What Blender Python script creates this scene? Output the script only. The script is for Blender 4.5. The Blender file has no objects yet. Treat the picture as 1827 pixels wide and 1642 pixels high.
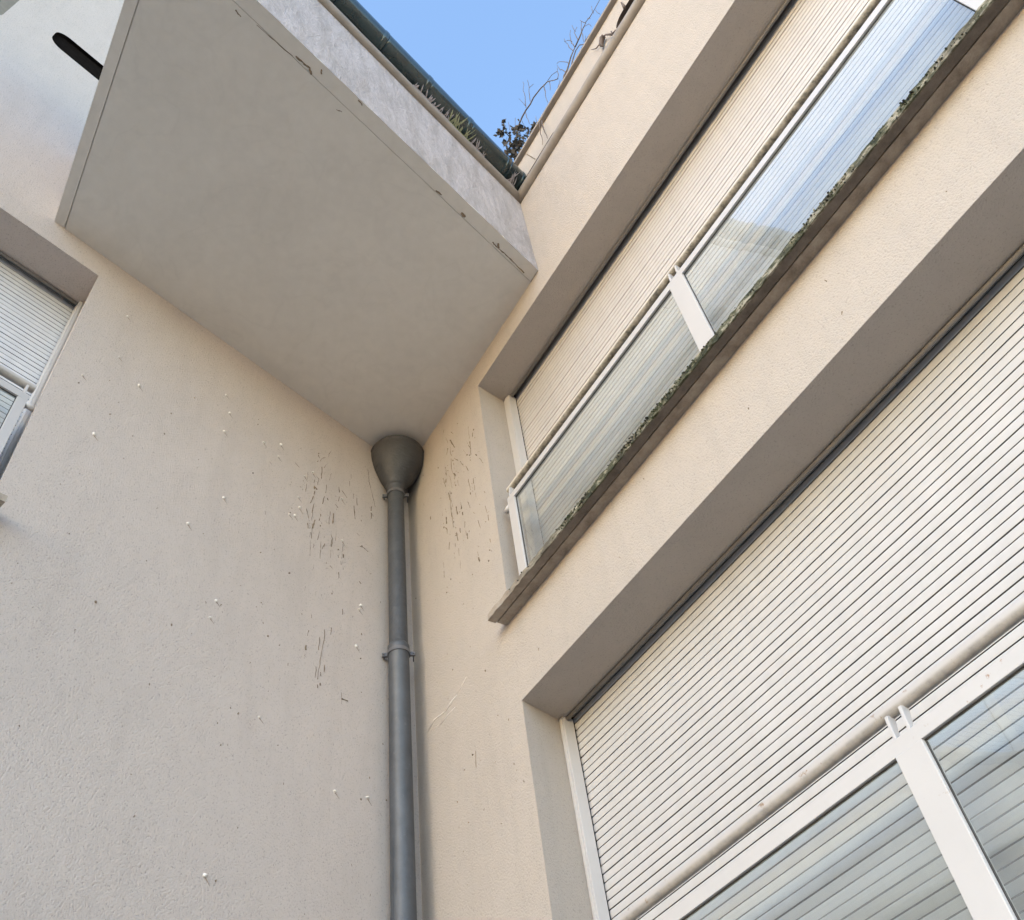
import bpy, bmesh, math, random
from mathutils import Vector, Matrix
from mathutils.geometry import delaunay_2d_cdt
S = bpy.context.scene
COL = S.collection

# ------------------------------------------------------------------ camera
cam_d = bpy.data.cameras.new('camera'); cam = bpy.data.objects.new('camera', cam_d); COL.objects.link(cam)
cam_d.sensor_fit = 'HORIZONTAL'; cam_d.sensor_width = 36.0
cam_d.lens = 1663.47 / 1827.0 * 36.0
cam_d.clip_start = 0.05; cam_d.clip_end = 2000.0
YAW, PITCH, ROLL = -0.9026, 0.8723, -0.1689
F_ = Vector((math.sin(YAW)*math.cos(PITCH), math.cos(YAW)*math.cos(PITCH), math.sin(PITCH)))
R_ = Vector((math.cos(YAW), -math.sin(YAW), 0)); U_ = R_.cross(F_)
R2 = math.cos(ROLL)*R_ + math.sin(ROLL)*U_; U2 = -math.sin(ROLL)*R_ + math.cos(ROLL)*U_
m = Matrix((R2, U2, -F_)).transposed().to_4x4(); m.translation = Vector((4.357, -2.34, 1.6))
cam.matrix_world = m
S.camera = cam

# ------------------------------------------------------------------ world, sun, exposure
SUN_DIR = Vector((0.36, -0.88, 0.28)).normalized()      # towards the light
SUN_EL = math.asin(SUN_DIR.z); SUN_AZ = math.atan2(SUN_DIR.x, SUN_DIR.y)
W = bpy.data.worlds.new('World'); S.world = W; W.use_nodes = True
nt = W.node_tree
bg = nt.nodes['Background']; sky = nt.nodes.new('ShaderNodeTexSky')
sky.sky_type = 'NISHITA'; sky.sun_disc = False
sky.sun_elevation = SUN_EL; sky.sun_rotation = SUN_AZ
sky.air_density = 1.0; sky.dust_density = 0.3; sky.ozone_density = 1.6; sky.altitude = 100
nt.links.new(sky.outputs[0], bg.inputs[0]); bg.inputs[1].default_value = 0.15
sd = bpy.data.lights.new('sun', 'SUN'); sd.energy = 0.22; sd.angle = math.radians(60); sd.color = (1.0, 0.90, 0.78)
sun = bpy.data.objects.new('sun', sd); COL.objects.link(sun)
sun.rotation_euler = (-SUN_DIR).to_track_quat('-Z', 'Y').to_euler()
sun.location = (0, -6, 12)
vs = S.view_settings; vs.view_transform = 'Standard'; vs.look = 'None'; vs.gamma = 1.0; vs.use_curve_mapping = False
vs.exposure = 2.17
S.render.engine = 'CYCLES'
S.cycles.max_bounces = 8; S.cycles.diffuse_bounces = 5; S.cycles.transparent_max_bounces = 12

# ------------------------------------------------------------------ measures (metres)
TH = math.radians(73.22)
AD = Vector((math.cos(TH), -math.sin(TH), 0)); AN = Vector((math.sin(TH), math.cos(TH), 0))
ZS, ZT, BW, LA = 7.487, 8.595, 2.055, 3.112
def FR(x, y, z): return Vector((x, y, z))                 # right wing: along, into the wall, up
def FL(x, y, z): v = AD*x - AN*y; return Vector((v.x, v.y, z))
def FB(t, o, z): v = Vector((BW, 0, 0)) + AD*t + AN*o; return Vector((v.x, v.y, z))   # balcony front: along, outwards, up

# ------------------------------------------------------------------ helpers
def tag(o, label=None, cat=None, group=None, kind=None):
    if label: o['label'] = label
    if cat: o['category'] = cat
    if group: o['group'] = group
    if kind: o['kind'] = kind
    return o
def empty(name, loc, label, cat, group=None):
    o = bpy.data.objects.new(name, None); COL.objects.link(o); o.location = loc
    o.empty_display_size = 0.2
    return tag(o, label, cat, group)
def link(name, bm, mat, parent=None, smooth=False, recalc=True):
    if recalc: bmesh.ops.recalc_face_normals(bm, faces=bm.faces)
    me = bpy.data.meshes.new(name); bm.to_mesh(me); bm.free()
    mats = mat if isinstance(mat, (list, tuple)) else [mat]
    for q in mats: me.materials.append(q)
    if smooth:
        for p in me.polygons: p.use_smooth = True
    o = bpy.data.objects.new(name, me); COL.objects.link(o)
    if parent is not None:
        o.parent = parent
        inv = Matrix.Translation(-parent_world(parent)); me.transform(inv)
    return o
def parent_world(p):
    v = Vector((0, 0, 0))
    while p is not None: v += p.location; p = p.parent
    return v
def box(bm, F, x0, x1, y0, y1, z0, z1, mi=0):
    vs_ = [bm.verts.new(F(x, y, z)) for z in (z0, z1) for y in (y0, y1) for x in (x0, x1)]
    for q in ((0,1,3,2),(4,6,7,5),(0,4,5,1),(2,3,7,6),(0,2,6,4),(1,5,7,3)):
        f = bm.faces.new([vs_[i] for i in q]); f.material_index = mi
    return vs_
def bevel(bm, w, seg=2):
    bmesh.ops.recalc_face_normals(bm, faces=bm.faces)
    es = [e for e in bm.edges if len(e.link_faces) == 2 and e.calc_face_angle(0) > 0.5]
    bmesh.ops.bevel(bm, geom=es, offset=w, segments=seg, affect='EDGES', profile=0.6)
def prism(bm, F, prof, x0, x1, n=1, jit=None):
    """profile of (y, z) swept along local x"""
    rows = []
    for i in range(n+1):
        x = x0 + (x1-x0)*i/n
        rows.append([bm.verts.new(F(x, *( (p if jit is None else jit(i, k, p)) ))) for k, p in enumerate(prof)])
    m_ = len(prof)
    for i in range(n):
        for k in range(m_):
            a, b = k, (k+1) % m_
            bm.faces.new([rows[i][a], rows[i][b], rows[i+1][b], rows[i+1][a]])
    bm.faces.new(rows[0]); bm.faces.new(list(reversed(rows[-1])))
def tube(bm, pts, rads, n=10, cap=True):
    pts = [Vector(p) for p in pts]
    if not isinstance(rads, (list, tuple)): rads = [rads]*len(pts)
    rings = []; up = None
    for i, p in enumerate(pts):
        d = (pts[min(i+1, len(pts)-1)] - pts[max(i-1, 0)]).normalized()
        if up is None: up = d.orthogonal().normalized()
        up = (up - d*up.dot(d)).normalized(); s = d.cross(up)
        rings.append([bm.verts.new(p + (up*math.cos(a) + s*math.sin(a))*rads[i]) for a in [2*math.pi*k/n for k in range(n)]])
    for i in range(len(rings)-1):
        for k in range(n):
            bm.faces.new([rings[i][k], rings[i][(k+1) % n], rings[i+1][(k+1) % n], rings[i+1][k]])
    if cap: bm.faces.new(list(reversed(rings[0]))); bm.faces.new(rings[-1])
def lathe(bm, cx, cy, prof, n=40, cap=False):
    rings = []
    for r, z in prof:
        rings.append([bm.verts.new((cx + r*math.cos(2*math.pi*k/n), cy + r*math.sin(2*math.pi*k/n), z)) for k in range(n)])
    for i in range(len(rings)-1):
        for k in range(n):
            bm.faces.new([rings[i][k], rings[i][(k+1) % n], rings[i+1][(k+1) % n], rings[i+1][k]])
    if cap: bm.faces.new(rings[0]); bm.faces.new(rings[-1])
def capsule(x0, x1, z0, z1, n=10):
    r = (z1-z0)/2; zc = (z0+z1)/2; o = []
    for k in range(n+1):
        a = -math.pi/2 + math.pi*k/n; o.append((x1-r+r*math.cos(a), zc+r*math.sin(a)))
    for k in range(n+1):
        a = math.pi/2 + math.pi*k/n; o.append((x0+r+r*math.cos(a), zc+r*math.sin(a)))
    return o
def rrect(x0, x1, z0, z1, r, n=6):
    o = []
    for cx, cz, a0 in ((x1-r, z0+r, -90), (x1-r, z1-r, 0), (x0+r, z1-r, 90), (x0+r, z0+r, 180)):
        for k in range(n+1):
            a = math.radians(a0 + 90*k/n); o.append((cx+r*math.cos(a), cz+r*math.sin(a)))
    return o
def rect(x0, x1, z0, z1): return [(x0, z0), (x1, z0), (x1, z1), (x0, z1)]
def wall(bm, F, outer, holes, step=None):
    """flat face at y=0 with holes; each hole (outline, depth, inner outline or None, closed back?)"""
    pts = []; edges = []
    for loop in [outer] + [h[0] for h in holes]:
        b = len(pts); pts += [Vector(p) for p in loop]; edges += [(b+i, b+(i+1) % len(loop)) for i in range(len(loop))]
    vo, eo, fo, *_ = delaunay_2d_cdt(pts, edges, [], 1, 1e-5)
    def inside(p, loop):
        c = False
        for i in range(len(loop)):
            x1_, y1_ = loop[i]; x2_, y2_ = loop[i-1]
            if (y1_ > p[1]) != (y2_ > p[1]) and p[0] < (x2_-x1_)*(p[1]-y1_)/(y2_-y1_)+x1_: c = not c
        return c
    bv = [bm.verts.new(F(v[0], 0, v[1])) for v in vo]
    for f in fo:
        c = sum((vo[i] for i in f), Vector((0, 0)))/len(f)
        if any(inside(c, h[0]) for h in holes): continue
        bm.faces.new([bv[i] for i in f])
    for out, depth, inner, closed in holes:
        inner = inner or out
        a = [bm.verts.new(F(p[0], 0, p[1])) for p in out]; b = [bm.verts.new(F(p[0], depth, p[1])) for p in inner]
        for i in range(len(a)):
            j = (i+1) % len(a); bm.faces.new([a[i], a[j], b[j], b[i]]).material_index = 2 if closed else 0
        if closed: f = bm.faces.new(b); f.material_index = 1
    bmesh.ops.remove_doubles(bm, verts=bm.verts, dist=1e-5)

# ------------------------------------------------------------------ materials
def new_mat(name):
    m_ = bpy.data.materials.new(name); m_.use_nodes = True
    n = m_.node_tree; return m_, n, n.nodes['Principled BSDF'], n.nodes, n.links
def noise(N, L, vec, scale, detail=4, rough=.55, dist=0.0):
    t = N.new('ShaderNodeTexNoise'); t.inputs['Scale'].default_value = scale; t.inputs['Detail'].default_value = detail
    t.inputs['Roughness'].default_value = rough; t.inputs['Distortion'].default_value = dist
    if vec is not None: L.new(vec, t.inputs['Vector'])
    return t.outputs['Fac']
def ramp(N, L, fac, stops):
    r = N.new('ShaderNodeValToRGB'); L.new(fac, r.inputs[0]); e = r.color_ramp.elements
    while len(e) < len(stops): e.new(0.5)
    for i, (p, c) in enumerate(stops):
        e[i].position = p; e[i].color = (*c, 1) if len(c) == 3 else c
    return r.outputs[0]
def mix(N, L, fac, a, b, mode='MIX'):
    x = N.new('ShaderNodeMix'); x.data_type = 'RGBA'; x.blend_type = mode
    for s, v in ((0, fac), (6, a), (7, b)):
        if isinstance(v, (int, float)): x.inputs[s].default_value = v
        elif isinstance(v, tuple): x.inputs[s].default_value = (*v, 1)
        else: L.new(v, x.inputs[s])
    return x.outputs[2]
def coord(N, L, scale=(1, 1, 1), rot=(0, 0, 0)):
    g = N.new('ShaderNodeNewGeometry'); mp = N.new('ShaderNodeMapping')
    mp.inputs['Scale'].default_value = scale; mp.inputs['Rotation'].default_value = rot
    L.new(g.outputs['Position'], mp.inputs['Vector']); return mp.outputs[0]
def bump(N, L, h, strength, dist, normal=None):
    b = N.new('ShaderNodeBump'); b.inputs['Strength'].default_value = strength; b.inputs['Distance'].default_value = dist
    L.new(h, b.inputs['Height'])
    if normal is not None: L.new(normal, b.inputs['Normal'])
    return b.outputs[0]
def k(c, f): return tuple(min(1, v*f) for v in c)

def plaster(name, base, grain=1.0, blotch=0.06, speck=0.5, rot=(0, 0, 0)):
    m_, nt_, P, N, L = new_mat(name)
    v = coord(N, L, rot=rot)
    big = noise(N, L, v, 1.1, 5, .6); med = noise(N, L, v, 9, 4, .6)
    c = ramp(N, L, big, [(.25, k(base, 1-blotch)), (.75, k(base, 1+blotch))])
    c = mix(N, L, .35, c, ramp(N, L, med, [(.3, k(base, .93)), (.7, k(base, 1.06))]))
    run = noise(N, L, coord(N, L, (1, 1, .12)), 7, 5, .65)     # faint rain streaks
    c = mix(N, L, ramp(N, L, run, [(.50, (0, 0, 0)), (.72, (.22, .22, .22))]), c, k(base, .72))
    fine = noise(N, L, v, 160, 3, .65); v2 = coord(N, L, (1, 1, .8), (.4, .3, .2))
    grit = noise(N, L, v2, 120, 3, .65, .4)
    pit = ramp(N, L, grit, [(.30, (0, 0, 0)), (.43, (1, 1, 1))])
    c = mix(N, L, 1.0, c, ramp(N, L, pit, [(0, (1-.38*speck,)*3), (1, (1, 1, 1))]), 'MULTIPLY')
    L.new(c, P.inputs['Base Color']); P.inputs['Roughness'].default_value = .95
    P.inputs['Specular IOR Level'].default_value = .15
    n1 = bump(N, L, grit, 1.0*grain, .0055); n2 = bump(N, L, fine, .30*grain, .0012, n1); n3 = bump(N, L, med, .25, .006, n2)
    L.new(n3, P.inputs['Normal'])
    return m_
def soffit_mat(name, base):
    m_, nt_, P, N, L = new_mat(name)
    v = coord(N, L)
    c = ramp(N, L, noise(N, L, v, 1.6, 5, .6), [(.3, k(base, .94)), (.7, k(base, 1.05))])
    ring = noise(N, L, v, 2.3, 3, .5, .8)                      # tide marks of old water stains
    c = mix(N, L, ramp(N, L, ring, [(.50, (0, 0, 0)), (.53, (.15, .15, .15)), (.56, (0, 0, 0))]), c, k(base, .72))
    c = mix(N, L, .3, c, ramp(N, L, noise(N, L, v, 14, 4, .6), [(.3, k(base, .9)), (.7, k(base, 1.08))]))
    sp = noise(N, L, v, 5.5, 2, .5)
    c = mix(N, L, ramp(N, L, sp, [(.76, (0, 0, 0)), (.82, (.35, .35, .35))]), c, k(base, .62))
    L.new(c, P.inputs['Base Color']); P.inputs['Roughness'].default_value = .9; P.inputs['Specular IOR Level'].default_value = .2
    L.new(bump(N, L, noise(N, L, v, 120, 3, .6), .2, .0015), P.inputs['Normal'])
    return m_
def fascia_mat():
    m_, nt_, P, N, L = new_mat('trowelled_fascia')
    base = (.49, .455, .455)
    v = coord(N, L, (1, 1, .55), (0, 0, math.radians(15)))
    a = noise(N, L, v, 5, 6, .7, 1.6); b = noise(N, L, v, 16, 5, .65, 2.2)
    c = ramp(N, L, a, [(.3, k(base, .86)), (.52, base), (.75, k(base, 1.14))])
    c = mix(N, L, ramp(N, L, b, [(.5, (0, 0, 0)), (.58, (.5, .5, .5)), (.66, (0, 0, 0))]), c, k(base, 1.3))
    st = noise(N, L, coord(N, L, (1, 1, .2)), 9, 5, .7)
    c = mix(N, L, ramp(N, L, st, [(.44, (0, 0, 0)), (.64, (.5, .5, .5))]), c, (.30, .27, .25))
    c = mix(N, L, ramp(N, L, noise(N, L, v, 30, 3, .6), [(.68, (0, 0, 0)), (.74, (.6, .6, .6))]), c, (.24, .215, .20))
    L.new(c, P.inputs['Base Color']); P.inputs['Roughness'].default_value = .9; P.inputs['Specular IOR Level'].default_value = .2
    n = bump(N, L, b, .9, .018); n = bump(N, L, a, .5, .02, n); L.new(bump(N, L, noise(N, L, v, 120, 3), .25, .002, n), P.inputs['Normal'])
    return m_
def paint(name, base, rough=.4, dirt=.0, dirtc=(.2, .17, .12), dscale=30, metal=0.0, thr=.66, grime_shade=0.0):
    m_, nt_, P, N, L = new_mat(name)
    v = coord(N, L)
    c = ramp(N, L, noise(N, L, v, 3, 4), [(.3, k(base, .95)), (.7, k(base, 1.03))])
    if grime_shade:                                                   # dirt and lichen, plus shade painted into the tube's underside colour
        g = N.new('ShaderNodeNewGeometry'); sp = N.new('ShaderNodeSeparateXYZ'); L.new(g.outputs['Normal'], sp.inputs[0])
        mr = N.new('ShaderNodeMapRange'); mr.inputs[1].default_value = -.15; mr.inputs[2].default_value = -.5; mr.inputs[4].default_value = grime_shade; L.new(sp.outputs[2], mr.inputs[0])
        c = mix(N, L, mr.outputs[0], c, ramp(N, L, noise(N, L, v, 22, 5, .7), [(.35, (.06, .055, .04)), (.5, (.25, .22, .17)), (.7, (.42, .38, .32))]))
    if dirt:
        d = noise(N, L, v, dscale, 5, .7); reg = noise(N, L, v, 1.7, 2, .5)
        d2 = mix(N, L, 1.0, ramp(N, L, d, [(thr-.05, (0, 0, 0)), (thr+.03, (1, 1, 1))]), ramp(N, L, reg, [(.48, (0, 0, 0)), (.6, (dirt,)*3)]), 'MULTIPLY')
        c = mix(N, L, d2, c, dirtc)
    L.new(c, P.inputs['Base Color']); P.inputs['Roughness'].default_value = rough; P.inputs['Metallic'].default_value = metal
    L.new(bump(N, L, noise(N, L, v, 90, 3), .08, .002), P.inputs['Normal'])
    return m_
def shutter_mat(name, base):
    m_, nt_, P, N, L = new_mat(name)
    v = coord(N, L, (.25, .25, 1)); v2 = coord(N, L)
    c = ramp(N, L, noise(N, L, v, 6, 5, .65), [(.3, k(base, .93)), (.7, k(base, 1.03))])
    st = noise(N, L, coord(N, L, (1, 1, .12)), 13, 4, .6)
    c = mix(N, L, .5, c, ramp(N, L, st, [(.35, k(base, .9)), (.65, k(base, 1.03))]))
    sm = noise(N, L, v2, 35, 4, .7)
    c = mix(N, L, ramp(N, L, sm, [(.7, (0, 0, 0)), (.78, (.35, .35, .35))]), c, k(base, .55))
    L.new(c, P.inputs['Base Color']); P.inputs['Roughness'].default_value = .55; P.inputs['Specular IOR Level'].default_value = .3
    return m_
def glass_mat():
    m_ = bpy.data.materials.new('tinted_glass'); m_.use_nodes = True; N = m_.node_tree.nodes; L = m_.node_tree.links
    N.remove(N['Principled BSDF']); out = N['Material Output']
    tr = N.new('ShaderNodeBsdfTransparent'); tr.inputs[0].default_value = (.86, .91, .885, 1)
    gl = N.new('ShaderNodeBsdfGlossy'); gl.inputs['Roughness'].default_value = .0; gl.inputs[0].default_value = (.95, .97, 1, 1)
    fr = N.new('ShaderNodeFresnel'); fr.inputs[0].default_value = 1.8
    vstr = coord(N, L, (.12, .12, 1))
    wav = noise(N, L, vstr, 5.5, 2, .5)
    nb = bump(N, L, wav, .08, .01); L.new(nb, gl.inputs['Normal'])
    mul = N.new('ShaderNodeMath'); mul.operation = 'MULTIPLY'; mul.use_clamp = True
    band = ramp(N, L, noise(N, L, coord(N, L, (.06, .06, 1)), 8, 3, .5), [(.3, (.75,)*3), (.7, (1.5,)*3)])
    L.new(fr.outputs[0], mul.inputs[0]); mul.inputs[1].default_value = 1.9
    ms = N.new('ShaderNodeMixShader'); L.new(mul.outputs[0], ms.inputs[0]); L.new(tr.outputs[0], ms.inputs[1]); L.new(gl.outputs[0], ms.inputs[2])
    # thin pale diffuse layer over the pane, in level streaks
    df = N.new('ShaderNodeBsdfDiffuse'); df.inputs[0].default_value = (.50, .54, .56, 1)
    film = ramp(N, L, noise(N, L, coord(N, L, (.05, .05, 1)), 11, 4, .6), [(.36, (.08,)*3), (.64, (.30,)*3)])
    ms2 = N.new('ShaderNodeMixShader'); L.new(film, ms2.inputs[0]); L.new(ms.outputs[0], ms2.inputs[1]); L.new(df.outputs[0], ms2.inputs[2])
    L.new(ms2.outputs[0], out.inputs[0])
    return m_
def stone_mat():
    m_, nt_, P, N, L = new_mat('sill_stone')
    v = coord(N, L)
    c = ramp(N, L, noise(N, L, v, 12, 6, .7), [(.25, (.20, .165, .13)), (.5, (.36, .305, .25)), (.75, (.46, .41, .34))])
    g = N.new('ShaderNodeNewGeometry'); sp = N.new('ShaderNodeSeparateXYZ'); L.new(g.outputs['Position'], sp.inputs[0])
    d = ramp(N, L, noise(N, L, v, 4, 5, .7), [(.35, (0, 0, 0)), (.55, (1, 1, 1))])
    mr = N.new('ShaderNodeMapRange'); mr.inputs[1].default_value = 1.2; mr.inputs[2].default_value = 2.0; L.new(sp.outputs[0], mr.inputs[0])
    my = N.new('ShaderNodeMapRange'); my.inputs[1].default_value = -.066; my.inputs[2].default_value = -.074; L.new(sp.outputs[1], my.inputs[0])
    mf = N.new('ShaderNodeMapRange'); mf.inputs[1].default_value = -.113; mf.inputs[2].default_value = -.118; L.new(sp.outputs[1], mf.inputs[0])
    f = mix(N, L, 1.0, mr.outputs[0], my.outputs[0], 'MULTIPLY')
    c = mix(N, L, f, c, ramp(N, L, noise(N, L, v, 9, 5, .7), [(.3, (.10, .085, .07)), (.7, (.20, .17, .145))]))
    f2 = mix(N, L, 1.0, mr.outputs[0], mf.outputs[0], 'MULTIPLY')
    f2 = mix(N, L, 1.0, f2, ramp(N, L, d, [(0, (.55, .55, .55)), (1, (1, 1, 1))]), 'MULTIPLY')
    c = mix(N, L, f2, c, ramp(N, L, noise(N, L, coord(N, L, (.45, 1, 1)), 24, 5, .7), [(.42, (.03, .035, .02)), (.52, (.10, .10, .06)), (.6, (.36, .33, .26))]))
    L.new(c, P.inputs['Base Color']); P.inputs['Roughness'].default_value = .95
    L.new(bump(N, L, noise(N, L, v, 45, 6, .75), .8, .01), P.inputs['Normal'])
    return m_
def zinc_mat(name, base, rough=.5, crinkle=.4):
    m_, nt_, P, N, L = new_mat(name)
    v = coord(N, L); vb = coord(N, L, (1, 1, 1.6))
    c = ramp(N, L, noise(N, L, v, 5, 5, .65), [(.3, k(base, .78)), (.7, k(base, 1.2))])
    c = mix(N, L, ramp(N, L, noise(N, L, v, 26, 4, .7), [(.62, (0, 0, 0)), (.74, (.5, .5, .5))]), c, k(base, 1.9))
    L.new(c, P.inputs['Base Color']); P.inputs['Metallic'].default_value = .3; P.inputs['Roughness'].default_value = rough
    n = bump(N, L, noise(N, L, vb, 14, 3, .6, .6), crinkle, .02); L.new(bump(N, L, noise(N, L, v, 120, 3), .12, .002, n), P.inputs['Normal'])
    return m_
def plain(name, c, rough=.8, var=.2, scale=20):
    m_, nt_, P, N, L = new_mat(name)
    L.new(ramp(N, L, noise(N, L, coord(N, L), scale, 4), [(.3, k(c, 1-var)), (.7, k(c, 1+var))]), P.inputs['Base Color'])
    P.inputs['Roughness'].default_value = rough; return m_

M = dict(
    wallR=plaster('plaster_warm', (.468, .417, .370), 1.0, .05, .6),
    wallL=plaster('plaster_cool', (.562, .498, .458), 1.4, .06, .9),
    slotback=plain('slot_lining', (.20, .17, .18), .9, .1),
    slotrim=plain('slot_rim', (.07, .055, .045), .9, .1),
    soffit=soffit_mat('soffit_paint', (.665, .635, .585)),
    fascia=fascia_mat(),
    lip=plain('drip_trim', (.27, .235, .20), .7, .15, 12),
    shutterU=shutter_mat('shutter_cream', (.545, .515, .495)),
    shutterD=shutter_mat('shutter_white', (.525, .515, .515)),
    shutterL=shutter_mat('shutter_pale_grey', (.66, .66, .69)),
    groove=plain('slat_groove', (.15, .142, .135), .8, .1), grooveU=plain('slat_groove_cream', (.38, .33, .285), .8, .1), grooveL=plain('slat_groove_grey', (.15, .15, .16), .8, .1),
    dark=plain('shutter_box_dark', (.045, .042, .04), .9, .2),
    bead=plain('sealant_bead', (.20, .19, .18), .5, .1),
    white=paint('white_frame_paint', (.51, .495, .495), .35),
    whiteD=paint('rusting_white_paint', (.53, .515, .51), .4, .9, (.30, .16, .07), 30, thr=.69),
    tubeU=paint('stained_shaded_tube_paint', (.60, .55, .49), .5, .8, (.10, .08, .05), 42, thr=.62, grime_shade=.92),
    tubeD=paint('rail_tube_paint', (.50, .475, .46), .45, .9, (.24, .14, .07), 26, thr=.66, grime_shade=.4),
    glass=glass_mat(), stone=stone_mat(),
    zinc=zinc_mat('weathered_zinc', (.072, .076, .084), .55, .5),
    zincD=zinc_mat('dull_zinc', (.070, .073, .082), .58, .4),
    zincS=zinc_mat('smooth_zinc', (.088, .095, .108), .52, .2),
    steel=plain('dark_steel', (.11, .11, .12), .5),
    green=plain('dark_green_glaze', (.009, .024, .026), .25, .4, 9),
    moss=plain('moss_leaf', (.05, .06, .028), .95, .5, 30), mossd=plain('dark_lichen', (.028, .027, .02), .95, .4, 30), mossl=plain('pale_lichen', (.24, .23, .16), .95, .3, 30),
    twig=plain('bare_twig', (.13, .10, .085), .85, .3, 60), leaf=plain('dry_leaf', (.055, .045, .035), .8, .4, 40),
    weed=plain('pale_weed', (.24, .25, .15), .85, .3, 40), weedp=plain('dead_weed', (.30, .27, .28), .85, .3, 40),
    mark=plain('dried_tendril', (.19, .145, .10), .9, .3, 60), lump=plain('stucco_lump', (.72, .68, .64), .9, .1),
    paving=plain('paving_concrete', (.315, .26, .205), .9, .12, 2),
)
M['green'].node_tree.nodes['Principled BSDF'].inputs['Coat Weight'].default_value = .4
BRANCHES = [(0.008,[(2.051,0.08,9.526),(2.126,0.08,9.832),(2.175,0.08,9.97),(2.226,0.08,10.078),(2.357,0.08,10.095),(2.482,0.08,10.096),(2.597,0.08,10.063),(2.693,0.08,9.965),(2.803,0.08,9.752)]),(0.003,[(2.368,0.08,10.146),(2.395,0.08,10.382),(2.436,0.08,10.682)]),(0.003,[(2.437,0.08,10.132),(2.479,0.08,10.385),(2.501,0.08,10.559)]),(0.0025,[(2.479,0.08,10.385),(2.534,0.08,10.349)]),(0.003,[(2.343,0.08,10.076),(2.341,0.08,9.95),(2.344,0.08,9.813)]),(0.0035,[(2.64,0.08,10.027),(2.615,0.08,9.796),(2.611,0.08,9.649)]),(0.003,[(2.711,0.08,9.94),(2.689,0.08,9.757)]),(0.003,[(2.803,0.08,9.752),(2.843,0.08,9.93)]),(0.0025,[(2.697,0.08,9.981),(2.761,0.08,9.968),(2.821,0.08,9.88)]),(0.0025,[(2.372,0.08,10.163),(2.323,0.08,10.517)]),(0.009,[(2.775,0.08,9.471),(2.83,0.08,9.555),(2.92,0.08,9.65),(3.007,0.08,9.729),(3.085,0.08,9.779)]),(0.006,[(3.085,0.08,9.779),(3.171,0.08,9.802),(3.276,0.08,9.887)]),(0.003,[(3.276,0.08,9.887),(3.4,0.08,9.837),(3.487,0.08,9.847),(3.526,0.08,9.871)]),(0.008,[(2.845,0.08,9.384),(2.921,0.08,9.54),(2.998,0.08,9.643),(3.076,0.08,9.692),(3.135,0.08,9.681)]),(0.005,[(3.135,0.08,9.681),(3.179,0.08,9.572),(3.223,0.08,9.665)]),(0.0035,[(3.081,0.08,9.792),(3.079,0.08,9.978),(3.122,0.08,10.182)]),(0.003,[(3.083,0.08,9.935),(3.053,0.08,10.06),(3.018,0.08,10.141)]),(0.0035,[(3.137,0.08,9.793),(3.141,0.08,10.024),(3.194,0.08,10.037)]),(0.0025,[(3.158,0.08,9.999),(3.157,0.08,10.192)]),(0.003,[(3.206,0.08,9.84),(3.245,0.08,10.022)]),(0.003,[(3.27,0.08,9.892),(3.246,0.08,10.051)]),(0.003,[(3.202,0.08,9.825),(3.176,0.08,9.611)]),(0.003,[(3.051,0.08,9.769),(3.031,0.08,10.039),(3.028,0.08,10.204)]),(0.003,[(3.167,0.08,9.581),(3.254,0.08,9.566),(3.303,0.08,9.58)]),(0.003,[(3.193,0.08,9.616),(3.255,0.08,9.62)]),(0.003,[(3.31,0.08,9.896),(3.328,0.08,9.803)]),(0.003,[(2.959,0.08,9.702),(2.921,0.08,9.88),(2.883,0.08,9.985),(2.858,0.08,10.016)]),(0.003,[(2.897,0.08,9.65),(2.858,0.08,9.831),(2.847,0.08,9.976)]),(0.0035,[(2.738,0.08,9.571),(2.824,0.08,9.651)]),(0.004,[(2.436,0.08,9.488),(2.527,0.08,9.584),(2.622,0.08,9.567),(2.685,0.08,9.557),(2.755,0.08,9.576)]),(0.0025,[(2.423,0.08,9.569),(2.443,0.08,9.72)]),(0.0025,[(2.145,0.08,10.042),(2.203,0.08,10.268)]),(0.0025,[(2.077,0.08,10.073),(2.107,0.08,10.396)]),(0.0025,[(3.378,0.08,9.817),(3.394,0.08,9.99)]),(0.0025,[(3.407,0.08,9.811),(3.417,0.08,9.652)]),(0.0025,[(3.249,0.08,9.852),(3.301,0.08,9.768),(3.302,0.08,9.673)]),]
FRONT_TWIGS = [(0.005,[(2.593,-0.06,9.057),(2.586,-0.06,8.937),(2.585,-0.06,8.697)]),(0.004,[(2.565,-0.06,9.103),(2.546,-0.06,8.965),(2.527,-0.06,8.704)]),(0.004,[(2.278,-0.012,9.138),(2.308,-0.012,9.024),(2.35,-0.012,8.865)]),(0.01,[(3.492,-0.03,8.723),(3.456,-0.03,8.774),(3.409,-0.03,8.875),(3.382,-0.03,8.897)]),(0.018,[(3.394,-0.03,8.912),(3.373,-0.03,8.912),(3.339,-0.03,8.872),(3.348,-0.03,8.793)]),(0.005,[(3.328,-0.02,8.925),(3.283,-0.02,8.96),(3.252,-0.02,9.018)]),(0.012,[(3.637,-0.03,8.83),(3.644,-0.03,8.876),(3.64,-0.03,8.951)]),(0.004,[(2.891,-0.02,9.057),(2.953,-0.02,8.962),(3.001,-0.02,8.951)]),(0.004,[(3.618,-0.02,8.976),(3.598,-0.02,8.976)]),(0.006,[(3.458,-0.03,8.81),(3.455,-0.03,8.712)]),(0.006,[(3.435,-0.03,8.791),(3.468,-0.03,8.75)]),]
LEAF_CLUMPS = [((2.139,0.06,9.778),0.17,90),((2.24,0.06,9.913),0.05,12),((2.058,0.06,10.463),0.03,6),((2.036,0.06,10.302),0.035,8),((1.985,0.06,10.384),0.02,4),((2.035,0.06,10.02),0.03,5),((2.298,0.06,9.625),0.035,6),((2.405,0.06,9.537),0.04,12),((2.072,0.06,9.549),0.07,16),((2.068,0.06,9.698),0.06,10),]
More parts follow.
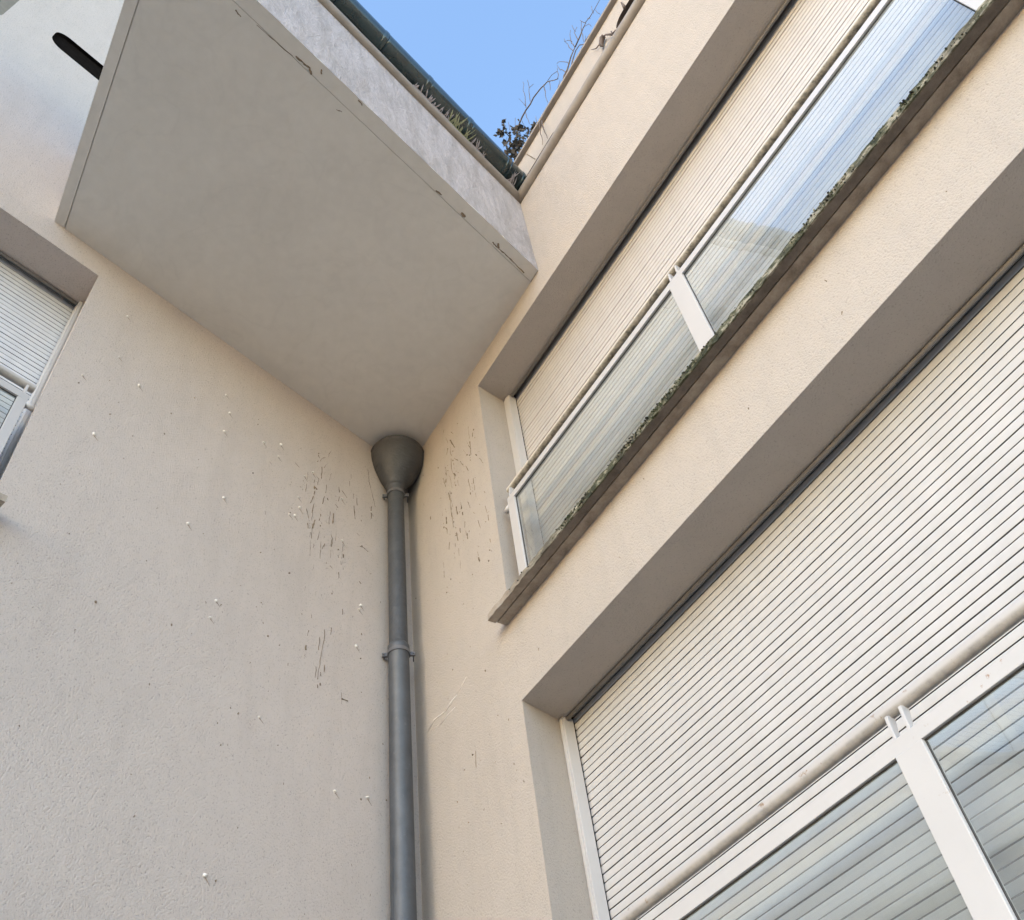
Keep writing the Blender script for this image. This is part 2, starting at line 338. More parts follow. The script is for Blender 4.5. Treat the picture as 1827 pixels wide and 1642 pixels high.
MARKS_LEFT = [[(0.880,6.890),(0.867,6.929),(0.831,6.973)],[(0.809,6.996),(0.800,7.042),(0.783,7.090)],[(0.839,6.849),(0.816,6.906)],[(0.785,6.752),(0.777,6.817),(0.767,6.844)],[(0.807,6.685),(0.809,6.596)],[(0.885,6.625),(0.875,6.694),(0.898,6.703)],[(0.588,6.977),(0.584,6.933)],[(0.558,6.778),(0.556,6.726)],[(0.526,6.758),(0.520,6.682)],[(0.550,6.651),(0.535,6.523)],[(0.931,6.402),(0.912,6.484)],[(0.914,6.316),(0.900,6.417)],[(0.960,6.323),(0.936,6.244)],[(0.897,6.177),(0.882,6.266)],[(0.940,6.194),(0.933,6.151)],[(0.914,6.080),(0.911,6.128)],[(0.831,6.468),(0.815,6.557)],[(0.764,6.310),(0.760,6.437)],[(0.794,6.322),(0.778,6.308)],[(0.850,6.100),(0.835,6.188)],[(0.878,6.005),(0.877,6.044)],[(0.729,6.113),(0.726,6.193),(0.742,6.229)],[(0.701,6.194),(0.698,6.292)],[(0.641,6.063),(0.636,6.206)],[(0.805,6.046),(0.788,6.104)],[(0.484,6.285),(0.446,6.294),(0.408,6.280)],[(0.665,6.732),(0.617,6.689)],[(0.718,6.544),(0.694,6.527)],[(0.516,6.394),(0.490,6.383)],[(0.674,6.073),(0.666,6.055)],[(1.087,6.702),(1.049,6.680)],[(0.908,6.589),(0.885,6.572)],[(1.288,6.547),(1.276,6.534)],[(0.424,7.176),(0.410,7.032),(0.384,6.939),(0.346,6.793)],[(0.747,5.393),(0.749,5.310),(0.763,5.202),(0.770,5.101),(0.777,5.009)],[(0.780,5.313),(0.784,5.217)],[(0.792,5.090),(0.796,5.012)],[(0.757,5.057),(0.753,5.040)],[(0.735,5.132),(0.734,5.081)],[(0.777,4.972),(0.774,4.949)],[(0.756,4.994),(0.756,4.976)],[(0.617,5.632),(0.615,5.589)],[(0.659,5.922),(0.657,5.876)],[(0.645,6.036),(0.643,6.005)],[(0.917,5.646),(0.918,5.609)],[(0.833,5.652),(0.834,5.615)],[(0.854,5.452),(0.852,5.425)],[(0.865,5.321),(0.871,5.277)],[(0.876,5.202),(0.876,5.169)],[(0.598,5.002),(0.596,4.922)],[(0.596,4.959),(0.549,4.965)],[(0.735,5.938),(0.715,5.926)],[(0.862,5.864),(0.867,5.822)],[(0.483,5.952),(0.467,5.941)],[(0.988,5.016),(0.989,4.997)],[(0.877,5.136),(0.879,5.122)],]
MARKS_RIGHT = [[(0.612,7.292),(0.621,7.314)],[(0.719,7.172),(0.747,7.118)],[(0.637,7.196),(0.661,7.103)],[(0.696,7.096),(0.747,6.953)],[(0.655,7.046),(0.629,7.001)],[(0.688,7.030),(0.685,6.949),(0.700,6.906)],[(0.684,6.888),(0.679,6.792),(0.690,6.720)],[(0.702,6.707),(0.722,6.656)],[(0.727,6.851),(0.776,6.766)],[(0.804,6.726),(0.833,6.654)],[(0.866,6.614),(0.892,6.528)],[(0.859,6.795),(0.883,6.729)],[(0.929,6.778),(0.956,6.702)],[(1.043,6.502),(1.077,6.413)],[(0.605,6.852),(0.600,6.786)],[(0.628,6.877),(0.633,6.862)],[(0.552,6.808),(0.579,6.689)],[(0.646,6.738),(0.666,6.579)],[(0.745,6.583),(0.750,6.521)],[(0.880,6.451),(0.893,6.327)],[(0.889,6.303),(0.889,6.285)],[(0.614,6.586),(0.624,6.500)],[(0.640,6.474),(0.651,6.399)],[(0.696,6.354),(0.704,6.273)],[(0.845,6.258),(0.864,6.177)],[(1.039,6.020),(1.053,5.938)],[(0.940,5.982),(0.959,5.889)],[(0.672,6.121),(0.679,6.037)],[(0.572,6.121),(0.557,6.067)],[(0.338,6.605),(0.338,6.577)],[(0.504,6.498),(0.504,6.452)],[(0.530,6.309),(0.556,6.257)],[(1.060,5.915),(1.058,5.868)],[(1.046,5.711),(1.046,5.680)],[(0.977,6.103),(0.984,6.087)],[(0.899,6.095),(0.913,6.072)],[(0.783,6.122),(0.792,6.104)],[(0.261,7.158),(0.263,7.143)],[(0.816,7.165),(0.822,7.151)],[(1.007,6.581),(1.016,6.561)],[(1.049,6.147),(1.058,6.130)],[(0.664,4.448),(0.654,4.353)],]
LUMPS_LEFT = [(1.221,6.787),(1.230,6.650),(1.001,6.625),(0.933,6.716),(1.034,6.379),(1.017,6.291),(1.090,6.172),(1.050,6.190),(0.391,6.703),(0.468,5.752),(0.482,5.706),(0.497,5.398),(0.618,4.361),(1.318,3.699),(1.499,5.182),(1.758,5.609),(2.478,7.039),(2.436,6.611),(2.585,6.261),(2.266,6.475),(2.411,5.863),(1.699,6.922),(1.648,6.765),(1.358,6.694),(0.391,4.408),(0.645,6.230),(1.656,6.555),]
SCUFFS = [([(0.150,4.895),(0.235,4.924),(0.360,4.899)],.006),([(0.36,4.89),(0.44,4.905),(0.513,4.914)],.008),([(0.50,4.92),(0.57,4.93),(0.633,4.957)],.004),([(0.30,4.845),(0.40,4.85),(0.484,4.848)],.004),([(0.20,4.87),(0.28,4.86)],.003)]
CHIPS = [([(2.584,-2.036),(2.567,-1.987),(2.557,-1.939),(2.530,-1.914)],.006),([(2.584,-1.876),(2.560,-1.863)],.005),([(2.529,-1.606),(2.508,-1.573)],.004),([(2.176,-0.695),(2.166,-0.655)],.011),
 ([(2.652,-2.430),(2.633,-2.390)],.004),([(2.095,-0.40),(2.074,-0.361),(2.057,-0.283),(2.03,-0.20),(1.991,-0.082)],.005),([(2.24,-0.92),(2.228,-0.868)],.006),([(2.10,-0.36),(2.075,-0.34)],.008),([(2.41,-1.70),(2.412,-1.664)],.003),([(2.635,-2.30),(2.60,-2.17),(2.575,-2.05)],.003)]
# ------------------------------------------------------------------ ground
bm = bmesh.new(); box(bm, FR, -60, 60, -60, 60, -.2, 0)
tag(link('ground', bm, M['paving']), 'pale concrete paving of the yard below the windows', kind='structure')

# ------------------------------------------------------------------ window builder (local: along wall, into wall, up)
H1, H2 = 7.237, 4.449
def slats(bm, F, x0, x1, ztop, zbot, y, rnd, p0=.0405):
    z = ztop; prof = []
    while z > zbot:
        j = rnd.uniform(-.0011, .0011); p = p0 + rnd.uniform(-.0006, .0006)
        prof += [(y+.011, z), (y+.011, z-.0047), (y+.0005+j, z-.0051), (y-.0010+j, z-.010), (y-.0016+j, z-.022), (y-.0010+j, z-.035), (y+.0005+j, z-p+.0002)]
        z -= p
    a = [bm.verts.new(F(x0, *q)) for q in prof]; b = [bm.verts.new(F(x1, *q)) for q in prof]
    for i in range(len(prof)-1): bm.faces.new([a[i], a[i+1], b[i+1], b[i]]).material_index = 1 if i % 7 in (0, 1, 6) else 0
def window(F, parent, xa, xo, xb, zb, zh, yin, ysh, railw, smat, label, seed, frames=True):
    """xa reveal corner at the face, xo reveal at depth; the sill, guide rails, shutter box and roller shutter"""
    rnd = random.Random(seed)
    o0 = F((xa+xb)/2, yin, zb)
    w = bpy.data.objects.new('window', None); COL.objects.link(w); w.parent = parent; w.location = o0 - parent_world(parent); w['label'] = label
    bm = bmesh.new(); slats(bm, F, xo+railw-.012, xb-.03, zh+.10, zb-.02, ysh, rnd)
    link('roller_shutter', bm, [smat, M[{'shutter_cream': 'grooveU', 'shutter_white': 'groove'}.get(smat.name, 'grooveL')]], w)
    bm = bmesh.new()
    e = .12
    for q in ((xo-e, xb+e, .42, .44, zb-.1, zh+.3), (xo-e, xb+e, yin+.004, .419, zh+.28, zh+.3), (xo-e-.02, xo-e, yin+.004, .44, zb-.1, zh+.3), (xb+e, xb+e+.02, yin+.004, .44, zb-.1, zh+.3),
              (xo-e, xb+e, yin+.004, yin+.010, zh+.002, zh+.279)): box(bm, F, *q)
    box(bm, F, xo-e, xo+.002, yin+.006, yin+.012, zb-.1, zh+.28)
    link('shutter_box', bm, M['dark'], w)
    bm = bmesh.new(); box(bm, F, xo+.003, xo+railw, yin-.022, ysh-.014, zb, zh-.004); box(bm, F, xo+railw*.35, xo+railw-.008, yin-.027, yin-.0225, zb+.002, zh-.006); bevel(bm, .003)
    link('guide_rail', bm, M['white'], w)
    bm = bmesh.new(); box(bm, F, xb-.05, xb-.003, yin-.02, ysh-.014, zb, zh-.004); bevel(bm, .003)
    link('guide_rail', bm, M['white'], w)
    bm = bmesh.new(); tube(bm, [F(xo+railw*.2, yin+.006, zh-.012), F(xb-.01, yin+.006, zh-.012)], .011, 10)
    link('header_bead', bm, M['bead'], w, True)
    return w
def sill(F, parent, x0, x1, zb, seed, smat):
    rnd = random.Random(seed); bm = bmesh.new()
    zl = zb-.045
    prof = [(-.124, zl-.005), (-.122, zb-.006), (-.112, zb), (.30, zb+.010), (.30, zl+.004), (-.060, zl+.004), (-.061, zl+.014), (-.071, zl+.014), (-.072, zl-.004)]
    def jit(i, kk, p):
        if kk in (0, 1, 2): return (p[0]+rnd.uniform(-.004, .004), p[1]+rnd.uniform(-.003, .003))
        if kk == 8: return (p[0]+rnd.uniform(-.0015, .0015), p[1])
        return p
    n = int((x1-x0)/.03); prism(bm, F, prof, x0, x1, n, jit)
    return link('sill', bm, smat, parent)

# ------------------------------------------------------------------ right wing
RW = empty('apartment_wing', (3.5, .2, 0), 'cream rendered apartment wall on the right with two long shuttered windows one above the other', 'building')
WIN_U = dict(xa=1.141, xo=1.101, xb=6.34, zb=5.016, zh=H1, yin=.264)
WIN_D = dict(xa=1.141, xo=1.066, xb=6.34, zb=2.228, zh=H2, yin=.292)
def opening(w):
    return (rect(w['xa'], w['xb'], w['zb'], w['zh']), w['yin'], rect(w['xo'], w['xb'], w['zb'], w['zh']), False)
bm = bmesh.new()
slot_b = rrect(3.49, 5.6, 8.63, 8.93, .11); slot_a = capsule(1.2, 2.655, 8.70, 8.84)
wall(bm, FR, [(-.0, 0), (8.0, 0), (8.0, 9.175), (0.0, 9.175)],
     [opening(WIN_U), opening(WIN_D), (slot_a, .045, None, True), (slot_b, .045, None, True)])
# top, far end and back of the wing so that it is a solid block
for q in ([(0, 0, 9.175), (8, 0, 9.175), (8, .22, 9.175), (0, .22, 9.175)], [(8, 0, 0), (8, .22, 0), (8, .22, 9.175), (8, 0, 9.175)], [(0, .46, 0), (8, .46, 0), (8, .46, 8.4), (0, .46, 8.4)], [(0, .22, 8.4), (8, .22, 8.4), (8, .22, 9.175), (0, .22, 9.175)], [(0, .22, 8.4), (8, .22, 8.4), (8, .46, 8.4), (0, .46, 8.4)]):
    bm.faces.new([bm.verts.new(p) for p in q])
link('wall', bm, [M['wallR'], M['slotback'], M['slotrim']], RW, recalc=False)
def lipbar(F, x0, x1, y, z, r, flat=0.6, seed=0):
    rnd = random.Random(seed); bm = bmesh.new()
    prof = [(y+.02, z+r*.75), (y-r*.55, z+r*.72), (y-r*.80, z+r*.60), (y-r*.90, z+r*.30), (y-r*.92, z-r*.25), (y-r*.82, z-r*.62), (y-r*.55, z-r*.88), (y-r*.2, z-r), (y+.02, z-r)]
    def jit(i, kk, p): return (p[0]+rnd.uniform(-.0018, .0018), p[1]+rnd.uniform(-.0018, .0018)) if 0 < kk < 8 else p
    prism(bm, F, prof, x0, x1, int(abs(x1-x0)/.12), jit); return bm
link('drip_moulding', lipbar(FR, 2.03, 8.0, .0, 8.655, .055, seed=1), M['lip'], RW, True)
bm = bmesh.new(); box(bm, FR, 1.2, 8.0, -.042, .26, 9.176, 9.212); bevel(bm, .006)
link('parapet_coping', bm, M['lip'], RW)
wu = window(FR, RW, ysh=.318, railw=.075, smat=M['shutterU'], label='long upper window with cream roller shutter down, under the parapet', seed=3, **WIN_U)
sill(FR, wu, 1.098, 6.40, 5.016, 5, M['stone'])
wd = window(FR, RW, ysh=.348, railw=.043, smat=M['shutterD'], label='long lower window with white roller shutter down, at the bottom right', seed=4, **WIN_D)
sill(FR, wd, 1.098, 6.40, 2.228, 6, M['stone'])

bm = bmesh.new(); pts = [Vector(p) for p in FRONT_TWIGS[2][1]]
tube(bm, [Vector((p.x, -.001, p.z)) for p in pts], .004, 5); link('parapet_joint', bm, M['mark'], RW)
bm = bmesh.new()
for ch, rr in SCUFFS:
    tube(bm, [Vector((x, -.0005, z)) for x, z in ch], [rr*q for q in ([.4] + [1]*(len(ch)-2) + [.3])], 5)
link('scuff_marks', bm, M['lump'], RW, True)
# ------------------------------------------------------------------ left wing
LW = empty('apartment_wing', tuple(FL(3.0, .2, 0)), 'grey cream rendered apartment wall on the left carrying the projecting balcony slab', 'building')
WIN_L = dict(xa=2.735, xo=2.685, xb=5.9, zb=5.03, zh=7.25, yin=.26)
bm = bmesh.new()
wall(bm, FL, [(0, 0), (9, 0), (9, 12.5), (0, 12.5)],
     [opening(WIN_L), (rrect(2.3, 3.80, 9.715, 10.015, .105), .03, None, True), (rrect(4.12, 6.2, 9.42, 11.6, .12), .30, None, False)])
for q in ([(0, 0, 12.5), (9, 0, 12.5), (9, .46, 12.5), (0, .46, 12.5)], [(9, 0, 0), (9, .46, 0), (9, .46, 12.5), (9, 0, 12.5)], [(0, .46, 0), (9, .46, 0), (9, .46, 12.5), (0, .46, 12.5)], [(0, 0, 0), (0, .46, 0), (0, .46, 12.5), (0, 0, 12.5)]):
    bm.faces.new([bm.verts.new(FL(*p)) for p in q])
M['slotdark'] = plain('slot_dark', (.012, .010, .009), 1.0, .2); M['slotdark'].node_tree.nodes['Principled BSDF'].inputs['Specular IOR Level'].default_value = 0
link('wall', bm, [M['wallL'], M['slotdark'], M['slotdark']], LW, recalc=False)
bm = bmesh.new(); box(bm, FL, 4.0, 6.3, .30, .32, 9.3, 11.7)
nn = link('niche_panel', bm, plain('niche_grey', (.22, .21, .18), .8, .1), LW)
wl = window(FL, LW, ysh=.315, railw=.034, smat=M['shutterL'], label='grey white shuttered window at the left edge', seed=7, **WIN_L)
sill(FL, wl, 2.705, 5.95, 5.03, 8, M['stone'])

# balcony: slab, front and side parapets, soffit panels parted by drip grooves
def para(bm, u0, u1, t0, t1, z0, z1, F=None):
    def G(u, t, z): v = Vector((u, 0, 0)) + AD*t; return Vector((v.x, v.y, z))
    return box(bm, G, u0, u1, t0, t1, z0, z1)
BA = bpy.data.objects.new('balcony', None); COL.objects.link(BA); BA.parent = LW
BA.location = Vector((1.0, -1.5, ZS)) - parent_world(LW); BA['label'] = 'projecting balcony slab with pale soffit and lavender grey trowelled front'
g = .006
bm = bmesh.new(); para(bm, .0, BW-.105, .0, LA-.075, ZS, ZS+.016); link('soffit', bm, M['soffit'], BA)
bm = bmesh.new(); para(bm, .0, BW-.002, LA-.075+g, LA, ZS, ZS+.016); link('soffit_edge', bm, M['soffit'], BA)
bm = bmesh.new(); para(bm, BW-.105+g*.45, BW-.002, .004, LA-.076, ZS, ZS+.016); link('soffit_edge', bm, M['soffit'], BA)
bm = bmesh.new(); para(bm, .0, BW-.004, .003, LA-.002, ZS+.012, ZS+.24); link('slab', bm, M['soffit'], BA)
bm = bmesh.new(); para(bm, BW-.003, BW+.0, .002, LA, ZS-.002, ZT+.10)
bm.free(); bm = bmesh.new()
N1, N2 = 60, 14                                               # front parapet, its outer face a fine grid with a slightly uneven arris
rnd = random.Random(11)
grid = [[bm.verts.new(FB(t, 0 if (0 < j) else rnd.uniform(-.0025, .0005), z + (rnd.choice([-.001, 0, .001, .002, .002, .009]) if j == 0 else 0))) for j, z in enumerate([ZS-.001 + (ZT+.12-ZS)*jj/N2 for jj in range(N2+1)])] for t in [.002+(LA-.002)*i/N1 for i in range(N1+1)]]
for i in range(N1):
    for j in range(N2): bm.faces.new([grid[i][j], grid[i+1][j], grid[i+1][j+1], grid[i][j+1]])
box(bm, FB, .002, LA, -.16, -.003, ZS+.017, 8.77)
link('fascia', bm, M['fascia'], BA)
bm = bmesh.new(); para(bm, .02, BW-.2, LA-.14, LA-.001, ZS+.245, ZT-.2); link('side_parapet', bm, M['fascia'], BA)
link('drip_moulding', lipbar(lambda t, y, z: FB(t, -y, z), .0, LA, .0, 8.648, .050, seed=2), M['lip'], BA, True)

rnd = random.Random(51); bm = bmesh.new()                       # chips and cracks along the drip groove
for ch, rr in CHIPS:
    pts = []
    for (a, b), (c_, d_) in zip(ch[:-1], ch[1:]):
        for q in range(4): pts.append(Vector((a+(c_-a)*q/4+rnd.uniform(-.003, .003), b+(d_-b)*q/4+rnd.uniform(-.003, .003), ZS-.0003)))
    pts.append(Vector((*ch[-1], ZS-.0003)))
    tube(bm, pts, [rr*rnd.uniform(.4, 1.2) for _ in pts], 5)
tag(link('soffit_cracks', bm, M['mark'], BA), kind='stuff')

# row of glazed half round coping pieces on the balcony parapet
GC = empty('coping_pipe', tuple(FB(1.5, .02, 8.75)), 'dark green glazed round coping running along the top of the balcony front', 'coping')
pitch = .4415; t0 = .211
i = -1; seg0 = None
while t0 + pitch*i < LA+.3:
    ta = t0 + pitch*i; tb = ta + pitch
    if i == -1: ta = .03
    bm = bmesh.new(); c = lambda t: FB(t, .02, 8.872)
    tube(bm, [c(ta), c(ta+.0015), c(ta+.002), c(ta+.034), c(ta+.0355), c(ta+.037), c(ta+.05), c(tb-.02), c(tb-.001)], [.1185, .1225, .1228, .1228, .1222, .1190, .1188, .1186, .1185], 36)
    link('coping_section', bm, M['green'], GC, True)
    i += 1

# ------------------------------------------------------------------ railings of framed glass
def railing(F, x_first, mulls, zt_, zbot, label, group, wmat, tmat, post0=.075, tube_in=.014, stub=True, tlift=.108):
    r = empty('glass_railing', tuple(F(mulls[0][0]*.5+x_first*.5, .06, zbot)), label, 'railing', group)
    y0, y1 = .045, .075
    zi = zt_-.048
    xs = [x_first] + [mm for mm in mulls]
    # frame: one mesh of rails and posts
    bm = bmesh.new()
    end = mulls[-1][1]
    box(bm, F, x_first, end, y0, y1, zi, zt_); box(bm, F, x_first, x_first+post0, y0, y1, zbot, zi)
    for a, b in mulls: box(bm, F, a, b, y0-.0025, y1+.0025, zbot, zi+.0015 if False else zi)
    bmesh.ops.remove_doubles(bm, verts=bm.verts, dist=1e-6)
    bevel(bm, .003); link('frame', bm, wmat, r)
    bm = bmesh.new(); box(bm, F, x_first+post0, end, y0+.002, y1-.002, zbot, zbot+.03); link('bottom_rail', bm, wmat, r)
    edges = [x_first+post0] + [v for ab in mulls for v in ab]
    for i_ in range(0, len(edges)-1, 2):
        a, b = edges[i_], edges[i_+1]
        bm = bmesh.new(); q = [F(a, .060, zbot+.03), F(b, .060, zbot+.03), F(b, .060, zi), F(a, .060, zi)]
        fc = bm.faces.new([bm.verts.new(p) for p in q]); fc.normal_update()
        if fc.normal.dot(F(a, 0, zi)-F(a, 1, zi)) < 0: fc.normal_flip()      # the outer side faces out
        g_ = link('pane', bm, M['glass'], r, recalc=False)
        bm = bmesh.new()
        s = .0035
        box(bm, F, a+.0005, a+s, .056, .064, zbot+.031, zi-.001); box(bm, F, b-s, b-.0005, .056, .064, zbot+.031, zi-.001); box(bm, F, a+s+.0005, b-s-.0005, .056, .064, zi-s, zi-.001)
        link('gasket', bm, M['dark'], g_)
    # handrail tube behind and above the frame
    tz, ty, tr = zt_+tlift, .085, .0250
    bm = bmesh.new(); X0 = x_first-tube_in
    tube(bm, [F(X0, ty, tz), F(end+.05, ty, tz)], tr, 24, cap=False)
    tube(bm, [F(X0, ty, tz), F(X0+.03, ty, tz)], tr-.004, 24, cap=False)
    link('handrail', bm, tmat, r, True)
    bm = bmesh.new(); tube(bm, [F(X0+.012, ty, tz), F(X0+.02, ty, tz)], tr-.0045, 24); link('end_cap', bm, M['dark'], r)
    bk = [x_first+.028] + [v for a, b in mulls for v in (a+.024, b-.024)]
    for x in bk:
        bm = bmesh.new(); pr = [(ty-.012, tz-.018), (ty-.030, tz-.024), (y0+.004, zt_+.028), (y0+.004, zt_-.001), (y1-.004, zt_-.001), (y1+.0, zt_+.02), (ty+.008, tz-.027)]
        prism(bm, F, pr, x-.006, x+.006); bevel(bm, .0015, 1); link('bracket', bm, wmat, r)
    if stub:
        bm = bmesh.new(); tube(bm, [F(x_first-.055, .062, zi-.012), F(x_first+.002, .062, zi-.012)], .018, 16); link('wall_stub', bm, wmat, r, True)
    return r
MU = [(2.916, 3.022), (4.662, 4.768), (6.20, 6.29)]
G_ = 'framed glass railings across the windows'
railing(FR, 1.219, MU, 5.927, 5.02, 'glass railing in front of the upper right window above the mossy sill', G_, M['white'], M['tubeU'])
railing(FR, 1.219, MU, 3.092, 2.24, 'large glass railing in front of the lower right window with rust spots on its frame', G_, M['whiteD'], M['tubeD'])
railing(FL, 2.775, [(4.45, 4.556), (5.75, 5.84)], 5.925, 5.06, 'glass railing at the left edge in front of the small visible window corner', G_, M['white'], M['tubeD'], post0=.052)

# ------------------------------------------------------------------ downpipe in the corner
PX, PY = .150, -.185
DP = empty('downpipe', (PX, PY, 0), 'grey zinc downpipe in the corner of the two walls, widening to a funnel', 'downpipe')
bm = bmesh.new()
r = .0605
lathe(bm, PX, PY, [(r, 5.47), (r, 5.6), (r+.001, 6.2), (r, 6.93), (r+.002, 7.0)], 40); link('upper_pipe', bm, M['zinc'], DP, True)
bm = bmesh.new()
lathe(bm, PX, PY, [(.0, .02), (.066, .02), (.066, 3.0), (.066, 5.44), (.069, 5.445), (.070, 5.478), (.066, 5.486), (.060, 5.487)], 40); link('lower_pipe', bm, M['zincS'], DP, True)
bm = bmesh.new()
FX, FY = .152, -.165
prof = [(.0615, 6.965), (.068, 6.98), (.069, 7.0), (.074, 7.004), (.074, 7.02), (.071, 7.026), (.080, 7.045), (.097, 7.075), (.122, 7.115), (.150, 7.165), (.176, 7.215), (.197, 7.27), (.209, 7.325), (.213, 7.37), (.2135, 7.40), (.218, 7.404), (.218, 7.418), (.212, 7.42), (.208, 7.40), (.205, 7.33), (.15, 7.18)]
n_ = 48; rings = []
for rr, zz in prof:
    f = min(1, max(0, (zz-7.02)/.25)); cx = PX+(FX-PX)*f; cy = PY+(FY-PY)*f
    rings.append([bm.verts.new((cx+rr*math.cos(2*math.pi*q/n_), cy+rr*math.sin(2*math.pi*q/n_), zz)) for q in range(n_)])
for a in range(len(rings)-1):
    for q in range(n_): bm.faces.new([rings[a][q], rings[a][(q+1) % n_], rings[a+1][(q+1) % n_], rings[a+1][q]])
link('funnel', bm, M['zincD'], DP, True)
bm = bmesh.new(); a = math.radians(-75)
d = Vector((math.cos(a), math.sin(a), 0)); s = Vector((-d.y, d.x, 0)); o = Vector((PX, PY, 0)) + d*.066
tube(bm, [o + Vector((0, 0, .1)), o + s*.001 + Vector((0, 0, 2.0)), o + Vector((0, 0, 4.18))], .0022, 6); link('seam', bm, M['zincS'], DP, True)
def pipe_bracket(z, rr):
    bm = bmesh.new(); lathe(bm, PX, PY, [(rr, z-.014), (rr+.004, z-.014), (rr+.004, z+.014), (rr, z+.014)], 40)
    b = link('pipe_bracket', bm, M['steel'], DP)
    view = Vector((4.2, -2.15, 0)).normalized(); side = Vector((-view.y, view.x, 0))
    for sg in (-1, 1):
        bm = bmesh.new(); c0 = Vector((PX, PY, z)) + side*sg*(rr+.002) - view*.01
        def FF(x, y, zz): return c0 + side*sg*x + view*y + Vector((0, 0, zz))
        box(bm, FF, 0, .034, -.004, .002, -.014, .014); box(bm, FF, 0, .034, .006, .011, -.014, .014)
        tube(bm, [FF(.022, -.012, 0), FF(.022, .02, 0)], .005, 8)
        box(bm, FF, .018, .026, -.07, -.012, -.005, .005)
        link('lug', bm, M['steel'], b)
pipe_bracket(6.945, .0635); pipe_bracket(5.425, .069)

# ------------------------------------------------------------------ moss on the upper sill
rnd = random.Random(21); bm = bmesh.new()
def tuft(c, r, mi, n=7):
    for _ in range(n):
        d = Vector((rnd.gauss(0, 1), rnd.gauss(0, 1), rnd.gauss(0, 1))).normalized()
        u = d.orthogonal().normalized()*r*rnd.uniform(.5, 1.1); w = d.cross(u).normalized()*r*rnd.uniform(.4, .9)
        p = Vector(c) + d*r*rnd.uniform(0, .7)
        f = bm.faces.new([bm.verts.new(p-u), bm.verts.new(p-w*.8), bm.verts.new(p+u), bm.verts.new(p+w*.8)]); f.material_index = mi
x = 1.32
while x < 6.35:
    dens = min(1, max(.06, (x-1.45)/.9)); clump = .5+.5*math.sin(x*7.3+math.sin(x*3.1)*2)
    for _ in range(5):
        if rnd.random() < .62*dens*(.2+.8*clump):
            z = 5.016 + rnd.uniform(-.05, .012); y = -.124 - rnd.uniform(-.002, .006) if z < 5.008 else -.118 + rnd.uniform(0, .03)
            q = rnd.random(); mi = 0 if q < .42+.2*math.sin(x*5) else (1 if q < .82 else 2)
            tuft((x+rnd.uniform(-.01, .01), y, z), rnd.uniform(.003, .0075)*(.7+.5*clump), mi, 8)
    x += .008
tag(link('moss', bm, [M['moss'], M['mossd'], M['mossl']], None, recalc=False), 'dark green moss and lichen growing along the edge of the upper right window sill', 'moss', kind='stuff')

# ------------------------------------------------------------------ marks left by climbing plants, stucco lumps
def marks(F, chains, extra, name, label, seed):
    rnd = random.Random(seed); bm = bmesh.new()
    for ch in chains + extra:
        pts = []
        for (a, b), (c, d) in zip(ch[:-1], ch[1:]):
            n = max(2, int(math.hypot(c-a, d-b)/.02))
            for i_ in range(n): f = i_/n; pts.append((a+(c-a)*f+rnd.uniform(-.0025, .0025), b+(d-b)*f))
        pts.append(ch[-1])
        rr = rnd.choice([.001, .0016, .0022, .003, .0045])*rnd.uniform(.8, 1.2)
        tube(bm, [F(px, -.001, pz) for px, pz in pts], [rr*rnd.uniform(.4, 1.25) for _ in pts], 5)
    return tag(link(name, bm, M['mark'], None), label, 'creeper', kind='stuff')
def rand_chains(seed, n, x0, x1, z0, z1, slant=0):
    rnd = random.Random(seed); o = []
    for _ in range(n):
        x = rnd.gauss((x0+x1)/2, (x1-x0)/4); z = rnd.uniform(z0, z1); l = rnd.choice([.006, .008, .012, .02, .04, .11])*rnd.uniform(.6, 1.5)
        for _k in range(rnd.choice([1, 1, 2, 3])):
            o.append([(x, z), (x+rnd.uniform(-.006, .006), z-l)]); z -= l+rnd.uniform(.01, .05); x += rnd.uniform(-.006, .006)
    return o
def fine(seed, n, x0, x1, z0, z1):
    rnd = random.Random(seed); return [[(x, z), (x+rnd.uniform(-.006, .006), z-rnd.uniform(.003, .012))] for x, z in ((rnd.uniform(x0, x1), rnd.uniform(z0, z1)) for _ in range(n))]
marks(FL, MARKS_LEFT, rand_chains(1, 40, .35, 1.15, 5.2, 7.0) + fine(2, 110, .2, 2.6, 3.6, 6.9), 'creeper_remnants', 'dry brown creeper tendrils stuck to the left wall beside the downpipe', 31)
marks(FR, MARKS_RIGHT, rand_chains(3, 40, .35, 1.05, 5.6, 7.0) + fine(4, 60, .3, 1.1, 3.8, 7.0) + fine(5, 9, 1.3, 5, 4.55, 4.9), 'creeper_remnants', 'thin dry creeper tendrils on the right wall between downpipe and upper window', 32)
rnd = random.Random(41); bm = bmesh.new(); bt = bmesh.new()
L_ = LUMPS_LEFT + [(rnd.uniform(.3, 2.5), rnd.uniform(3.9, 6.9)) for _ in range(4)]
for t, z in L_:
    r_ = rnd.uniform(.0055, .0095); mat = Matrix.Translation(FL(t, -.002, z)) @ Matrix.Rotation(rnd.uniform(0, 3), 4, 'Z') @ Matrix.Diagonal((1, 1, rnd.uniform(.7, 1.4), 1)) @ Matrix.Diagonal((rnd.uniform(.8, 1.4), rnd.uniform(.7, 1.2), 1, 1))
    bmesh.ops.create_icosphere(bm, subdivisions=2, radius=r_, matrix=mat)
    tube(bt, [FL(t-.004, -.0005, z-r_), FL(t-.02, -.0005, z-r_*2.6), FL(t-.034, -.0005, z-r_*4.2)], [.003, .002, .0008], 5)
for v in bm.verts: v.co += Vector((rnd.uniform(-1, 1), rnd.uniform(-1, 1), rnd.uniform(-1, 1)))*.0018
me_ = link('stucco_lumps', bm, M['lump'], None, True); tag(me_, 'small pale render lumps scattered over the left wall', 'plaster lumps', kind='stuff')
